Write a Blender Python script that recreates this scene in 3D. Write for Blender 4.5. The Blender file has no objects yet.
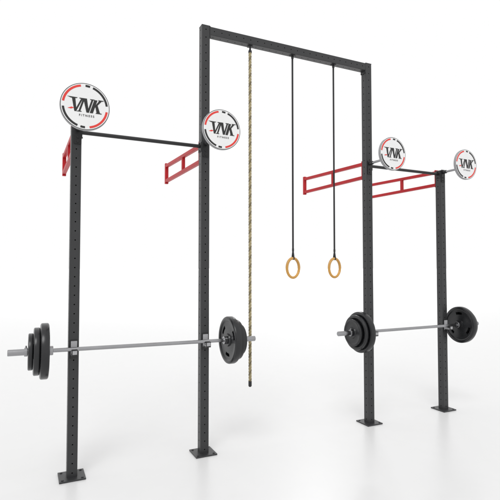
import bpy, bmesh, math, random
from mathutils import Vector, Matrix
random.seed(3)
S=bpy.context.scene
COL=S.collection
# ---------------- materials ----------------
def mat(name,col,rough=.5,metal=0.0,bump=0.0,scale=200,var=0.0,coat=0.0,rvar=0.0,spec=.5):
    m=bpy.data.materials.new(name);m.use_nodes=True
    nt=m.node_tree;b=nt.nodes['Principled BSDF']
    b.inputs['Base Color'].default_value=(*col,1)
    b.inputs['Roughness'].default_value=rough
    b.inputs['Metallic'].default_value=metal
    b.inputs['Coat Weight'].default_value=coat
    b.inputs['Specular IOR Level'].default_value=spec
    tc=nt.nodes.new('ShaderNodeTexCoord')
    n=nt.nodes.new('ShaderNodeTexNoise');n.inputs['Scale'].default_value=scale;n.inputs['Detail'].default_value=4
    nt.links.new(tc.outputs['Object'],n.inputs['Vector'])
    if bump:
        bp=nt.nodes.new('ShaderNodeBump');bp.inputs['Strength'].default_value=bump;bp.inputs['Distance'].default_value=.001
        nt.links.new(n.outputs['Fac'],bp.inputs['Height']);nt.links.new(bp.outputs['Normal'],b.inputs['Normal'])
    n2=nt.nodes.new('ShaderNodeTexNoise');n2.inputs['Scale'].default_value=6;n2.inputs['Detail'].default_value=6
    nt.links.new(tc.outputs['Object'],n2.inputs['Vector'])
    if var:
        r=nt.nodes.new('ShaderNodeValToRGB')
        r.color_ramp.elements[0].position=.3;r.color_ramp.elements[1].position=.7
        r.color_ramp.elements[0].color=tuple(c*(1-var) for c in col)+(1,)
        r.color_ramp.elements[1].color=tuple(min(1,c*(1+var)) for c in col)+(1,)
        nt.links.new(n2.outputs['Fac'],r.inputs['Fac']);nt.links.new(r.outputs['Color'],b.inputs['Base Color'])
    if rvar:
        mr=nt.nodes.new('ShaderNodeMapRange');mr.inputs['To Min'].default_value=rough-rvar;mr.inputs['To Max'].default_value=rough+rvar
        nt.links.new(n2.outputs['Fac'],mr.inputs['Value']);nt.links.new(mr.outputs['Result'],b.inputs['Roughness'])
    return m
M_frame=mat('charcoal_powder_coat',(.025,.0255,.027),.40,0,.25,500,.12,rvar=.06)
M_dark=mat('black_steel',(.012,.012,.013),.4,0,.15,400,.1)
M_red=mat('red_powder_coat',(.44,.010,.016),.42,0,.2,500,.08,spec=.3)
M_chrome=mat('brushed_chrome',(.34,.34,.35),.22,1,.08,300,.06,rvar=.05)
M_bolt=mat('zinc_bolt',(.05,.05,.053),.4,.5,0,100,.1)
M_rub=mat('black_rubber',(.009,.0095,.011),.27,0,.12,300,.15,rvar=.06)
M_cup=mat('grey_plastic_liner',(.38,.38,.39),.45,0,.05,100,.05)
M_white=mat('white_target_face',(.80,.80,.80),.45,0,.03,200,.02)
M_rim=mat('grey_disc_edge',(.32,.32,.33),.4,0,.03,200,.04)
M_ink=mat('black_print',(.012,.012,.012),.45,0,0,100,.05)
M_rink=mat('red_print',(.72,.04,.03),.45,0,0,100,.05)
M_wood=mat('varnished_birch',(.56,.29,.055),.35,0,.1,60,.18,coat=.3)
M_strap=mat('black_webbing',(.02,.02,.022),.8,0,.5,900,.15)
M_rope=mat('manila_rope',(.38,.32,.18),.85,0,.9,350,.2)
M_roped=mat('dark_rope_strand',(.20,.165,.095),.85,0,.9,350,.25)
M_floor=mat('white_studio_floor',(.70,.70,.70),.30,0,.0,5,.006,spec=.5)
# ---------------- helpers ----------------
def mk(name,bm,m,parent=None,loc=(0,0,0),smooth=False,rot=None):
    me=bpy.data.meshes.new(name)
    bmesh.ops.recalc_face_normals(bm,faces=bm.faces)
    bm.to_mesh(me);bm.free()
    for x in (m if isinstance(m,list) else [m]): me.materials.append(x)
    if smooth:
        for p in me.polygons:p.use_smooth=True
        me.set_sharp_from_angle(angle=math.radians(35))
    o=bpy.data.objects.new(name,me);COL.objects.link(o)
    if parent:o.parent=parent
    o.location=loc
    if rot:o.rotation_euler=rot
    return o
def empty(name,loc=(0,0,0),parent=None):
    o=bpy.data.objects.new(name,None);COL.objects.link(o);o.location=loc;o.empty_display_size=.1
    if parent:o.parent=parent
    return o
def join(bm,t,mi=0):
    vm={}
    for v in t.verts: vm[v]=bm.verts.new(v.co)
    for f in t.faces:
        nf=bm.faces.new([vm[v] for v in f.verts]);nf.material_index=mi
    t.free()
def box(bm,c,s,bev=.002,mi=0,rot=None):
    t=bmesh.new();bmesh.ops.create_cube(t,size=1)
    bmesh.ops.scale(t,vec=s,verts=t.verts)
    if bev:bmesh.ops.bevel(t,geom=t.edges[:],offset=bev,segments=2,affect='EDGES',profile=.5)
    if rot is not None:bmesh.ops.rotate(t,matrix=rot,verts=t.verts)
    bmesh.ops.translate(t,vec=c,verts=t.verts)
    join(bm,t,mi)
def lathe(bm,prof,axis='Z',n=32,c=(0,0,0),mi=0):
    rings=[]
    for r,h in prof:
        if r<1e-6: ring=[(0,0,h)]
        else: ring=[(r*math.cos(2*math.pi*i/n),r*math.sin(2*math.pi*i/n),h) for i in range(n)]
        out=[]
        for p in ring:
            if axis=='X':p=(p[2],p[0],p[1])
            elif axis=='Y':p=(p[1],p[2],p[0])
            out.append(bm.verts.new((p[0]+c[0],p[1]+c[1],p[2]+c[2])))
        rings.append(out)
    for a,b in zip(rings[:-1],rings[1:]):
        if len(a)==1 and len(b)==1:continue
        for i in range(n):
            j=(i+1)%n
            if len(a)==1:f=bm.faces.new((a[0],b[i],b[j]))
            elif len(b)==1:f=bm.faces.new((a[i],a[j],b[0]))
            else:f=bm.faces.new((a[i],a[j],b[j],b[i]))
            f.material_index=mi
def cyl(bm,c,r,h,axis='Z',n=24,bev=.0015,mi=0):
    b=min(bev,r*.4,h*.4)
    lathe(bm,[(0,-h/2),(r-b,-h/2),(r,-h/2+b),(r,h/2-b),(r-b,h/2),(0,h/2)],axis,n,c,mi)
def bar_between(bm,p0,p1,w,h,bev=.004,mi=0):
    p0=Vector(p0);p1=Vector(p1);d=p1-p0
    q=d.to_track_quat('Y','Z').to_matrix()
    box(bm,(p0+p1)/2,(w,d.length,h),bev,mi,q)
def hexbolt(bm,c,r,axis,h=.008,mi=0):
    cyl(bm,c,r,h,axis,6,.001,mi)
W=.08
def perforated(H,w=W,pitch=.075,hr=.0056,th=.004,faces=(0,3)):
    """square tube along Z from 0 to H, real round holes in the listed faces (0 front, 3 left side, ...)"""
    bm=bmesh.new()
    ch=.006;hw=w/2
    n=int(round(H/pitch));p=H/n
    fx=hw-ch
    for k in range(4):
        R=Matrix.Rotation(k*math.pi/2,3,'Z')
        def P(x,z,d=0): return R@Vector((x,-hw+d,z))
        if k not in faces:
            bm.faces.new([bm.verts.new(P(a,b)) for a,b in((-fx,0),(fx,0),(fx,H),(-fx,H))])
        else:
          for i in range(n):
            z0=i*p;zc=z0+p/2
            outer=[]
            for a in range(16):
                t=2*math.pi*a/16
                cx,sz=math.cos(t),math.sin(t)
                m=max(abs(cx),abs(sz))
                outer.append((cx/m*fx,zc+sz/m*p/2))
            hole=[(hr*math.cos(2*math.pi*a/16),zc+hr*math.sin(2*math.pi*a/16)) for a in range(16)]
            vo=[bm.verts.new(P(*q)) for q in outer]
            vh=[bm.verts.new(P(*q)) for q in hole]
            vi=[bm.verts.new(P(*q,th)) for q in hole]
            for a in range(16):
                b=(a+1)%16
                bm.faces.new((vo[a],vo[b],vh[b],vh[a]))
                bm.faces.new((vh[a],vh[b],vi[b],vi[a]))
        prev=None
        for s in range(5):
            t=-math.pi/2+s*math.pi/8
            c=(fx+ch*math.cos(t),-fx+ch*math.sin(t))
            v=[bm.verts.new(R@Vector((c[0],c[1],0))),bm.verts.new(R@Vector((c[0],c[1],H)))]
            if prev:bm.faces.new((prev[0],v[0],v[1],prev[1]))
            prev=v
    bmesh.ops.remove_doubles(bm,verts=bm.verts,dist=1e-5)
    return bm
# ---------------- rig ----------------
XA,XB,XC,XD=0.0,1.125,3.04,4.155
H1,H2=2.85,3.95
rig=empty('training_rig',((XA+XD)/2,0,0))
rig['label']='dark grey perforated steel rig with red brackets and round targets'
rig['category']='gym rig'
X0=rig.location.x
def post(x,H):
    p=mk('post',perforated(H-.008),M_frame,rig,(x-X0,0,.008))
    bm=bmesh.new()
    box(bm,(0,0,.000),(.20,.20,.012),.002)
    mk('base_plate',bm,M_frame,p,(0,0,-.001))
    for sx in(-1,1):
        for sy in(-1,1):
            bm=bmesh.new()
            lathe(bm,[(0,0),(.012,0),(.012,.002),(.008,.0021),(.008,.005),(.007,.006),(0,.006)],'Z',24)
            mk('anchor_bolt',bm,M_bolt,p,(sx*.075,sy*.075,.0052))
    bm=bmesh.new();box(bm,(0,0,0),(W+.002,W+.002,.006),.002)
    mk('post_cap',bm,M_dark,p,(0,0,H-.008+.002))
    return p
pA,pB,pC,pD=[post(x,h) for x,h in((XA,H1),(XB,H2),(XC,H2),(XD,H1))]
# top beam
Lb=XC-XB-W-.012
bm=perforated(Lb,faces=(0,1),hr=.0050)
bmesh.ops.rotate(bm,matrix=Matrix.Rotation(math.pi/2,3,'Y'),verts=bm.verts)
beam=mk('top_beam',bm,M_frame,rig,(XB+W/2+.006-X0,0,H2-W/2-.001))
for x,s in((XB+W/2+.003,1),(XC-W/2-.003,-1)):
    bm=bmesh.new();box(bm,(0,0,0),(.006,.084,.11),.001)
    for y in(-.03,.03):hexbolt(bm,(s*.006,y,-.047),.006,'X')
    mk('flange',bm,M_frame,beam,(x-(XB+W/2+.006),0,-.014))
# pull up bars between posts
for xa,xb in((XA,XB),(XC,XD)):
    L=xb-xa-W-.012
    bm=bmesh.new();cyl(bm,(0,0,0),.0165,L,'X',24)
    b=mk('pull_up_bar',bm,M_dark,rig,((xa+xb)/2-X0,0,2.815),True)
    for s in(-1,1):
        bm=bmesh.new();box(bm,(0,0,0),(.006,.074,.09),.0015)
        for z in(-.034,.034):hexbolt(bm,(-s*.006,0,z),.007,'X')
        mk('mounting_plate',bm,M_dark,b,(s*(L/2+.003),0,-.01))
# red brackets
def red_bracket(x):
    bm=bmesh.new()
    y0,y1=.055,1.27
    a0,a1=2.845,2.882;b0,b1=2.695,2.705
    w=.036
    bar_between(bm,(0,y0,a0),(0,y1,a1),w,w)
    bar_between(bm,(0,y0,b0),(0,y1,b1),w,w)
    box(bm,(0,y1+.018,(a1+b1)/2),(w+.002,.036,a1-b1+w+.03),.004)
    for y in(.64,):
        t=(y-y0)/(y1-y0);za=a0+(a1-a0)*t;zb=b0+(b1-b0)*t
        box(bm,(0,y,(za+zb)/2),(w-.004,w-.004,za-zb-w+.006),.002)
    o=mk('red_bracket',bm,M_red,rig,(x-X0,0,0))
    bm=bmesh.new();box(bm,(0,.0465,2.767),(.078,.01,.21),.002)
    for z in(2.68,2.855):
        for xx in (-.028,.028): hexbolt(bm,(xx,.055,z),.009,'Y')
    mk('mounting_plate',bm,M_red,o)
for x in(XA,XB,XC,XD):red_bracket(x)
# targets
R=.172
def poly(bm,pts,d,y,mi,sc=1.0,oz=0.0):
    f=[bm.verts.new((a*R*sc,y,(b+oz)*R*sc)) for a,b in pts];g=[bm.verts.new((a*R*sc,y+d,(b+oz)*R*sc)) for a,b in pts]
    fa=bm.faces.new(f);fa.material_index=mi
    for i in range(len(f)):
        j=(i+1)%len(f);q=bm.faces.new((f[i],f[j],g[j],g[i]));q.material_index=mi
def arc(bm,r0,r1,a0,a1,y,mi):
    n=max(3,int((a1-a0)/4))
    for i in range(n):
        t0=math.radians(a0+(a1-a0)*i/n);t1=math.radians(a0+(a1-a0)*(i+1)/n)
        f=bm.faces.new([bm.verts.new((r*R*math.cos(t),y,r*R*math.sin(t))) for r,t in((r0,t0),(r1,t0),(r1,t1),(r0,t1))])
        f.material_index=mi
LET=[ # V
 [(-.58,.24),(-.46,.24),(-.35,-.26),(-.42,-.26)],[(-.78,.262),(-.36,.255),(-.40,.22),(-.62,.212)],
 [(-.42,-.26),(-.37,-.26),(-.13,.24),(-.18,.24)],[(-.27,.255),(-.05,.255),(-.07,.22),(-.25,.22)],
 # N
 [(-.26,-.26),(-.205,-.26),(-.055,.24),(-.11,.24)],[(-.10,.255),(.03,.255),(.17,-.26),(.09,-.26)],
 [(.115,-.26),(.17,-.26),(.31,.24),(.255,.24)],[(-.32,-.26),(-.15,-.26),(-.14,-.23),(-.30,-.23)],[(.19,.255),(.36,.255),(.34,.225),(.20,.225)],
 # K
 [(.23,-.26),(.34,-.26),(.48,.24),(.37,.24)],[(.39,-.03),(.43,-.03),(.70,.255),(.60,.255)],
 [(.43,.04),(.50,.07),(.66,-.26),(.53,-.26)],[(.54,.255),(.76,.255),(.73,.225),(.56,.225)],[(.48,-.26),(.73,-.26),(.70,-.23),(.50,-.23)]]
def bold(q,e=.013,sh=.10):
    return [((x+(-e if i in(0,3) else e)+sh*z)*.94+.0,z*1.15) for i,(x,z) in enumerate(q)]
def target(x,yy,dz=0):
    t=empty('wall_ball_target',(x-X0,yy,2.862+dz),rig)
    bm=bmesh.new()
    lathe(bm,[(0,.010),(R-.003,.010),(R,.007),(R,-.015),(R-.003,-.018),(R-.004,-.018)],'Y',96)
    mk('disc_rim',bm,M_rim,t,smooth=True)
    bm=bmesh.new();lathe(bm,[(0,-.0182),(R*.98,-.0182),(R*.98,-.014)],'Y',96)
    y=-.0190
    for a0,a1,mi in((8,70,1),(78,90,1),(102,172,2),(186,250,1),(258,270,1),(282,352,2)):
        arc(bm,.835,.925,a0,a1,y,mi)
    arc(bm,.965,.985,0,360,-.0188,1)
    mk('disc_face',bm,[M_white,M_ink,M_rink],t)
    bm=bmesh.new()
    for i,q in enumerate(LET):
        poly(bm,bold(q),.0006,-.0192-.00008*i,0,1.0,.05)
    poly(bm,[(-.70,-.15),(-.54,-.08),(-.43,-.11),(-.56,-.165)],.0006,-.0192,1)
    mk('lettering',bm,[M_ink,M_rink],t)
    cu=bpy.data.curves.new('fitness','FONT');cu.body='FITNESS';cu.size=.021;cu.align_x='CENTER';cu.align_y='CENTER';cu.extrude=.0004;cu.space_character=1.5;cu.offset=.0003
    to=bpy.data.objects.new('tmp',cu);COL.objects.link(to)
    dg=bpy.context.evaluated_depsgraph_get();dg.update()
    me=bpy.data.meshes.new_from_object(to.evaluated_get(dg));bpy.data.objects.remove(to)
    me.materials.clear();me.materials.append(M_ink)
    o=bpy.data.objects.new('small_lettering',me);COL.objects.link(o);o.parent=t;o.location=(.01,-.0196,-.39*R);o.rotation_euler=(math.pi/2,0,0)
    # arm
    L=-yy-.048-.010
    bm=bmesh.new()
    cyl(bm,(0,.010+L/2,-.03),.013,L,'Y',20)
    cyl(bm,(0,.014,-.03),.04,.008,'Y',28)
    mk('support_arm',bm,M_chrome,t,smooth=True)
    bm=bmesh.new();e=-yy
    box(bm,(0,e-.0445,-.075),(.058,.007,.15),.0015)
    for z in(-.130,-.095):hexbolt(bm,(0,e-.050,z),.010,'Y')
    cyl(bm,(0,e-.07,-.03),.020,.045,'Y',20)
    mk('arm_clamp',bm,M_dark,t)
target(XA+.010,-.54,-.006);target(XB,-.42);target(XC,-.39);target(XD,-.355)
# J cups
def jcup(x,zb):
    bm=bmesh.new()
    z=zb-.022
    box(bm,(0,-.0455,z+.014),(.056,.009,.15),.002,0)
    box(bm,(0,-.088,z-.026),(.044,.076,.010),.002,0)
    box(bm,(0,-.1305,z-.004),(.044,.009,.050),.002,0)
    box(bm,(0,-.0535,z+.024),(.048,.007,.11),.002,1)
    box(bm,(0,-.090,z-.0165),(.040,.066,.009),.002,1)
    box(bm,(0,-.1362,z-.002),(.034,.0026,.030),.001,1)
    mk('bar_holder',bm,[M_dark,M_cup],rig,(x-X0,0,0))
ZB1,ZB2=1.034,1.004
for x,z in((XA,ZB1+.007),(XB,ZB1-.007),(XC,ZB2),(XD,ZB2)):jcup(x,z)
# ---------------- barbells ----------------
def plate_mesh(D,T):
    r=D/2;bm=bmesh.new();n=90
    prof=[(.026,T*.5),(.055,T*.5),(.060,T*.30),(r*.56,T*.26),(r*.70,T*.26),(r*.80,T*.32),(r*.84,T*.47),(r*.87,T*.5),(r*.94,T*.5),(r*.985,T*.42),(r,T*.30)]
    def inslot(i):
        a=(i%n)/n*3
        return (a-int(a))<.30
    rows=[]
    for s in(1,-1):
        rr=[]
        for (q,t) in prof:
            rr.append([bm.verts.new((s*t,q*math.cos(2*math.pi*i/n),q*math.sin(2*math.pi*i/n))) for i in range(n)])
        rows.append(rr)
        for k in range(len(prof)-1):
            for i in range(n):
                if k==3 and D>.4 and inslot(i):continue
                j=(i+1)%n;bm.faces.new((rr[k][i],rr[k][j],rr[k+1][j],rr[k+1][i]))
    F,B=rows
    for i in range(n):
        j=(i+1)%n
        bm.faces.new((F[-1][i],F[-1][j],B[-1][j],B[-1][i]))
        bm.faces.new((F[0][i],F[0][j],B[0][j],B[0][i]))
        if D>.4 and inslot(i):
            for k in(3,4):bm.faces.new((F[k][i],F[k][j],B[k][j],B[k][i]))
            if not inslot(i-1):bm.faces.new((F[3][i],F[4][i],B[4][i],B[3][i]))
            if not inslot(i+1):bm.faces.new((F[3][j],F[4][j],B[4][j],B[3][j]))
    return bm
SPEC=[(.43,.062),(.365,.046),(.28,.036)]
def barbell(loc,lab,phase,off,tilt=0.0):
    e=empty('barbell',loc);e.rotation_euler=(0,tilt,0)
    e['label']=lab;e['category']='barbell';e['group']='loaded barbells on the rig'
    sh=.655+off
    bm=bmesh.new()
    cyl(bm,(0,0,0),.016,2*sh+.02,'X',24)
    mk('bar_shaft',bm,M_chrome,e,smooth=True)
    for s in(-1,1):
        bm=bmesh.new()
        lathe(bm,[(0,sh*s),(.034,sh*s),(.036,(sh+.002)*s),(.036,(sh+.028)*s),(.034,(sh+.03)*s),(.0245,(sh+.03)*s),(.0245,1.035*s),(.022,1.038*s),(0,1.038*s)],'X',32)
        mk('bar_sleeve',bm,M_chrome,e,smooth=True)
        x=sh+.032
        for (D,T),ph in zip(SPEC,(phase,phase+.5,phase+1.1)):
            x+=T/2
            mk('weight_plate',plate_mesh(D,T),M_rub,e,(s*x,0,0),True,(ph,0,0));x+=T/2+.001
        bm=bmesh.new();cyl(bm,(s*(x+.013),0,0),.034,.024,'X',24,.003)
        cyl(bm,(s*(x+.013),0,.038),.006,.02,'Z',12)
        mk('locking_collar',bm,M_chrome,e,smooth=True)
    return e
barbell((.5625,-.1,ZB1),'steel barbell with black plates resting on the rig posts',.3,.065,.0124)
barbell((3.5975,-.1,ZB2),'steel barbell with black plates resting on the rig posts',1.2,.03)
# ---------------- rope ----------------
zt=H2-W-.006;zbm=.545
rp=empty('climbing_rope',(1.60,0,zbm));rp['label']='tan twisted climbing rope hanging from the top beam';rp['category']='rope'
def strand(bm,ph,L,mi,off=.0078,r=.0082,pitch=.085):
    N=int(L/.007);m=8;prev=None
    for i in range(N+1):
        z=L*i/N;t=2*math.pi*z/pitch+ph
        c=Vector((off*math.cos(t),off*math.sin(t),z))
        tan=Vector((-off*math.sin(t)*2*math.pi/pitch,off*math.cos(t)*2*math.pi/pitch,1)).normalized()
        u=Vector((math.cos(t),math.sin(t),0));v=tan.cross(u)
        ring=[bm.verts.new(c+u*r*math.cos(2*math.pi*k/m)+v*r*math.sin(2*math.pi*k/m)) for k in range(m)]
        if prev:
            for k in range(m):
                f=bm.faces.new((prev[k],prev[(k+1)%m],ring[(k+1)%m],ring[k]));f.material_index=mi
        prev=ring
bm=bmesh.new();L=zt-.045-zbm-.05
for k in range(3):strand(bm,k*2*math.pi/3,L,1 if k==2 else 0)
mk('twisted_strands',bm,[M_rope,M_roped],rp,(0,0,.05),True)
bm=bmesh.new();lathe(bm,[(0,0),(.010,.001),(.0162,.010),(.0162,.054),(.015,.056),(0,.057)],'Z',24)
mk('rope_end_cap',bm,M_dark,rp,smooth=True)
bm=bmesh.new();lathe(bm,[(0,-.02),(.0172,-.019),(.0172,0),(.010,.010),(.006,.036),(0,.036)],'Z',24)
box(bm,(0,0,.041),(.045,.045,.006),.001)
mk('rope_hanger',bm,M_dark,rp,(0,0,zt-.045-zbm),smooth=True)
# ---------------- rings ----------------
def torus(bm,R0,r,n=64,m=16):
    V=[[bm.verts.new(((R0+r*math.cos(b))*math.cos(a),r*math.sin(b),(R0+r*math.cos(b))*math.sin(a))) for b in [2*math.pi*k/m for k in range(m)]] for a in [2*math.pi*i/n for i in range(n)]]
    for i in range(n):
        for k in range(m):bm.faces.new((V[i][k],V[(i+1)%n][k],V[(i+1)%n][(k+1)%m],V[i][(k+1)%m]))
def ring_set(x,zc,deg):
    e=empty('gymnastic_ring',(x,0,zc));e['label']='wooden gymnastic ring on a black strap hung from the beam';e['category']='gymnastic ring';e['group']='gymnastic rings'
    th=math.radians(deg)
    z0=.098
    bm=bmesh.new();torus(bm,z0,.0142);mk('wooden_ring',bm,M_wood,e,smooth=True,rot=(0,0,th))
    top=H2-W-.001-zc
    bm=bmesh.new()
    rr=.0165;pts=[]
    for i in range(0,13):
        a=math.pi+ i*math.pi/12
        pts.append((rr*math.cos(a),z0+rr*math.sin(a)))
    pts=[(-.003,z0+.06)]+pts+[(.003,z0+.06)]
    w=.0095;prev=None
    for (yy,zz) in pts:
        v=[bm.verts.new((-w,yy,zz)),bm.verts.new((w,yy,zz))]
        if prev:bm.faces.new((prev[0],prev[1],v[1],v[0]))
        prev=v
    box(bm,(0,-.0022,(z0+.06+top)/2),(.018,.002,top-z0-.06),.0004)
    box(bm,(0,.0022,(z0+.06+top)/2),(.018,.002,top-z0-.06),.0004)
    mk('hanging_strap',bm,M_strap,e)
    bm=bmesh.new();box(bm,(0,0,top-.0035),(.045,.045,.005),.001);box(bm,(0,0,top-.02),(.026,.012,.03),.003)
    mk('strap_hanger',bm,M_dark,e)
    bm=bmesh.new();box(bm,(0,0,z0+.085),(.022,.010,.030),.003)
    mk('strap_buckle',bm,M_dark,e)
ring_set(2.083,1.685,21);ring_set(2.593,1.685,19)
# ---------------- floor ----------------
bm=bmesh.new();bmesh.ops.create_grid(bm,x_segments=8,y_segments=8,size=300)
fl=mk('floor',bm,M_floor,None,(60,60,0));fl['kind']='structure'
# ---------------- light ----------------
w=bpy.data.worlds.new('World');S.world=w;w.use_nodes=True
w.node_tree.nodes['Background'].inputs[0].default_value=(1,1,1,1)
w.node_tree.nodes['Background'].inputs[1].default_value=1.0
def sun(name,st,ang,az,el):
    l=bpy.data.lights.new(name,'SUN');l.energy=st;l.angle=math.radians(ang)
    o=bpy.data.objects.new(name,l);COL.objects.link(o)
    a=math.radians(az);e=math.radians(el)
    d=Vector((math.sin(a)*math.cos(e),math.cos(a)*math.cos(e),math.sin(e)))
    o.rotation_euler=d.to_track_quat('Z','Y').to_euler()
    o.location=d*12
sun('key_sun',1.0,26,215,55)
def spot(loc,P,rad,cone,bl):  # added fill spots, no real fixtures; they whiten the far floor towards the horizon
    l=bpy.data.lights.new('added_far_floor_fill','SPOT');l.energy=P;l.spot_size=math.radians(cone);l.spot_blend=bl;l.shadow_soft_size=rad
    o=bpy.data.objects.new('added_far_floor_fill',l);COL.objects.link(o);o.location=loc
spot((11,24,22),9000,3,106,1.0)
spot((38,73,50),90000,6,114,.8)
spot((150,222,150),2500000,10,124,.4)
# ---------------- camera ----------------
c=bpy.data.cameras.new('camera');co=bpy.data.objects.new('camera',c);COL.objects.link(co)
co.location=(-.3664,-4.0985,1.7);co.rotation_euler=(math.pi/2+.035,0,-.4472)
c.sensor_width=36;c.lens=469.13/500*36;c.clip_end=2000
S.camera=co
S.view_settings.view_transform='Standard';S.view_settings.look='None';S.view_settings.exposure=0
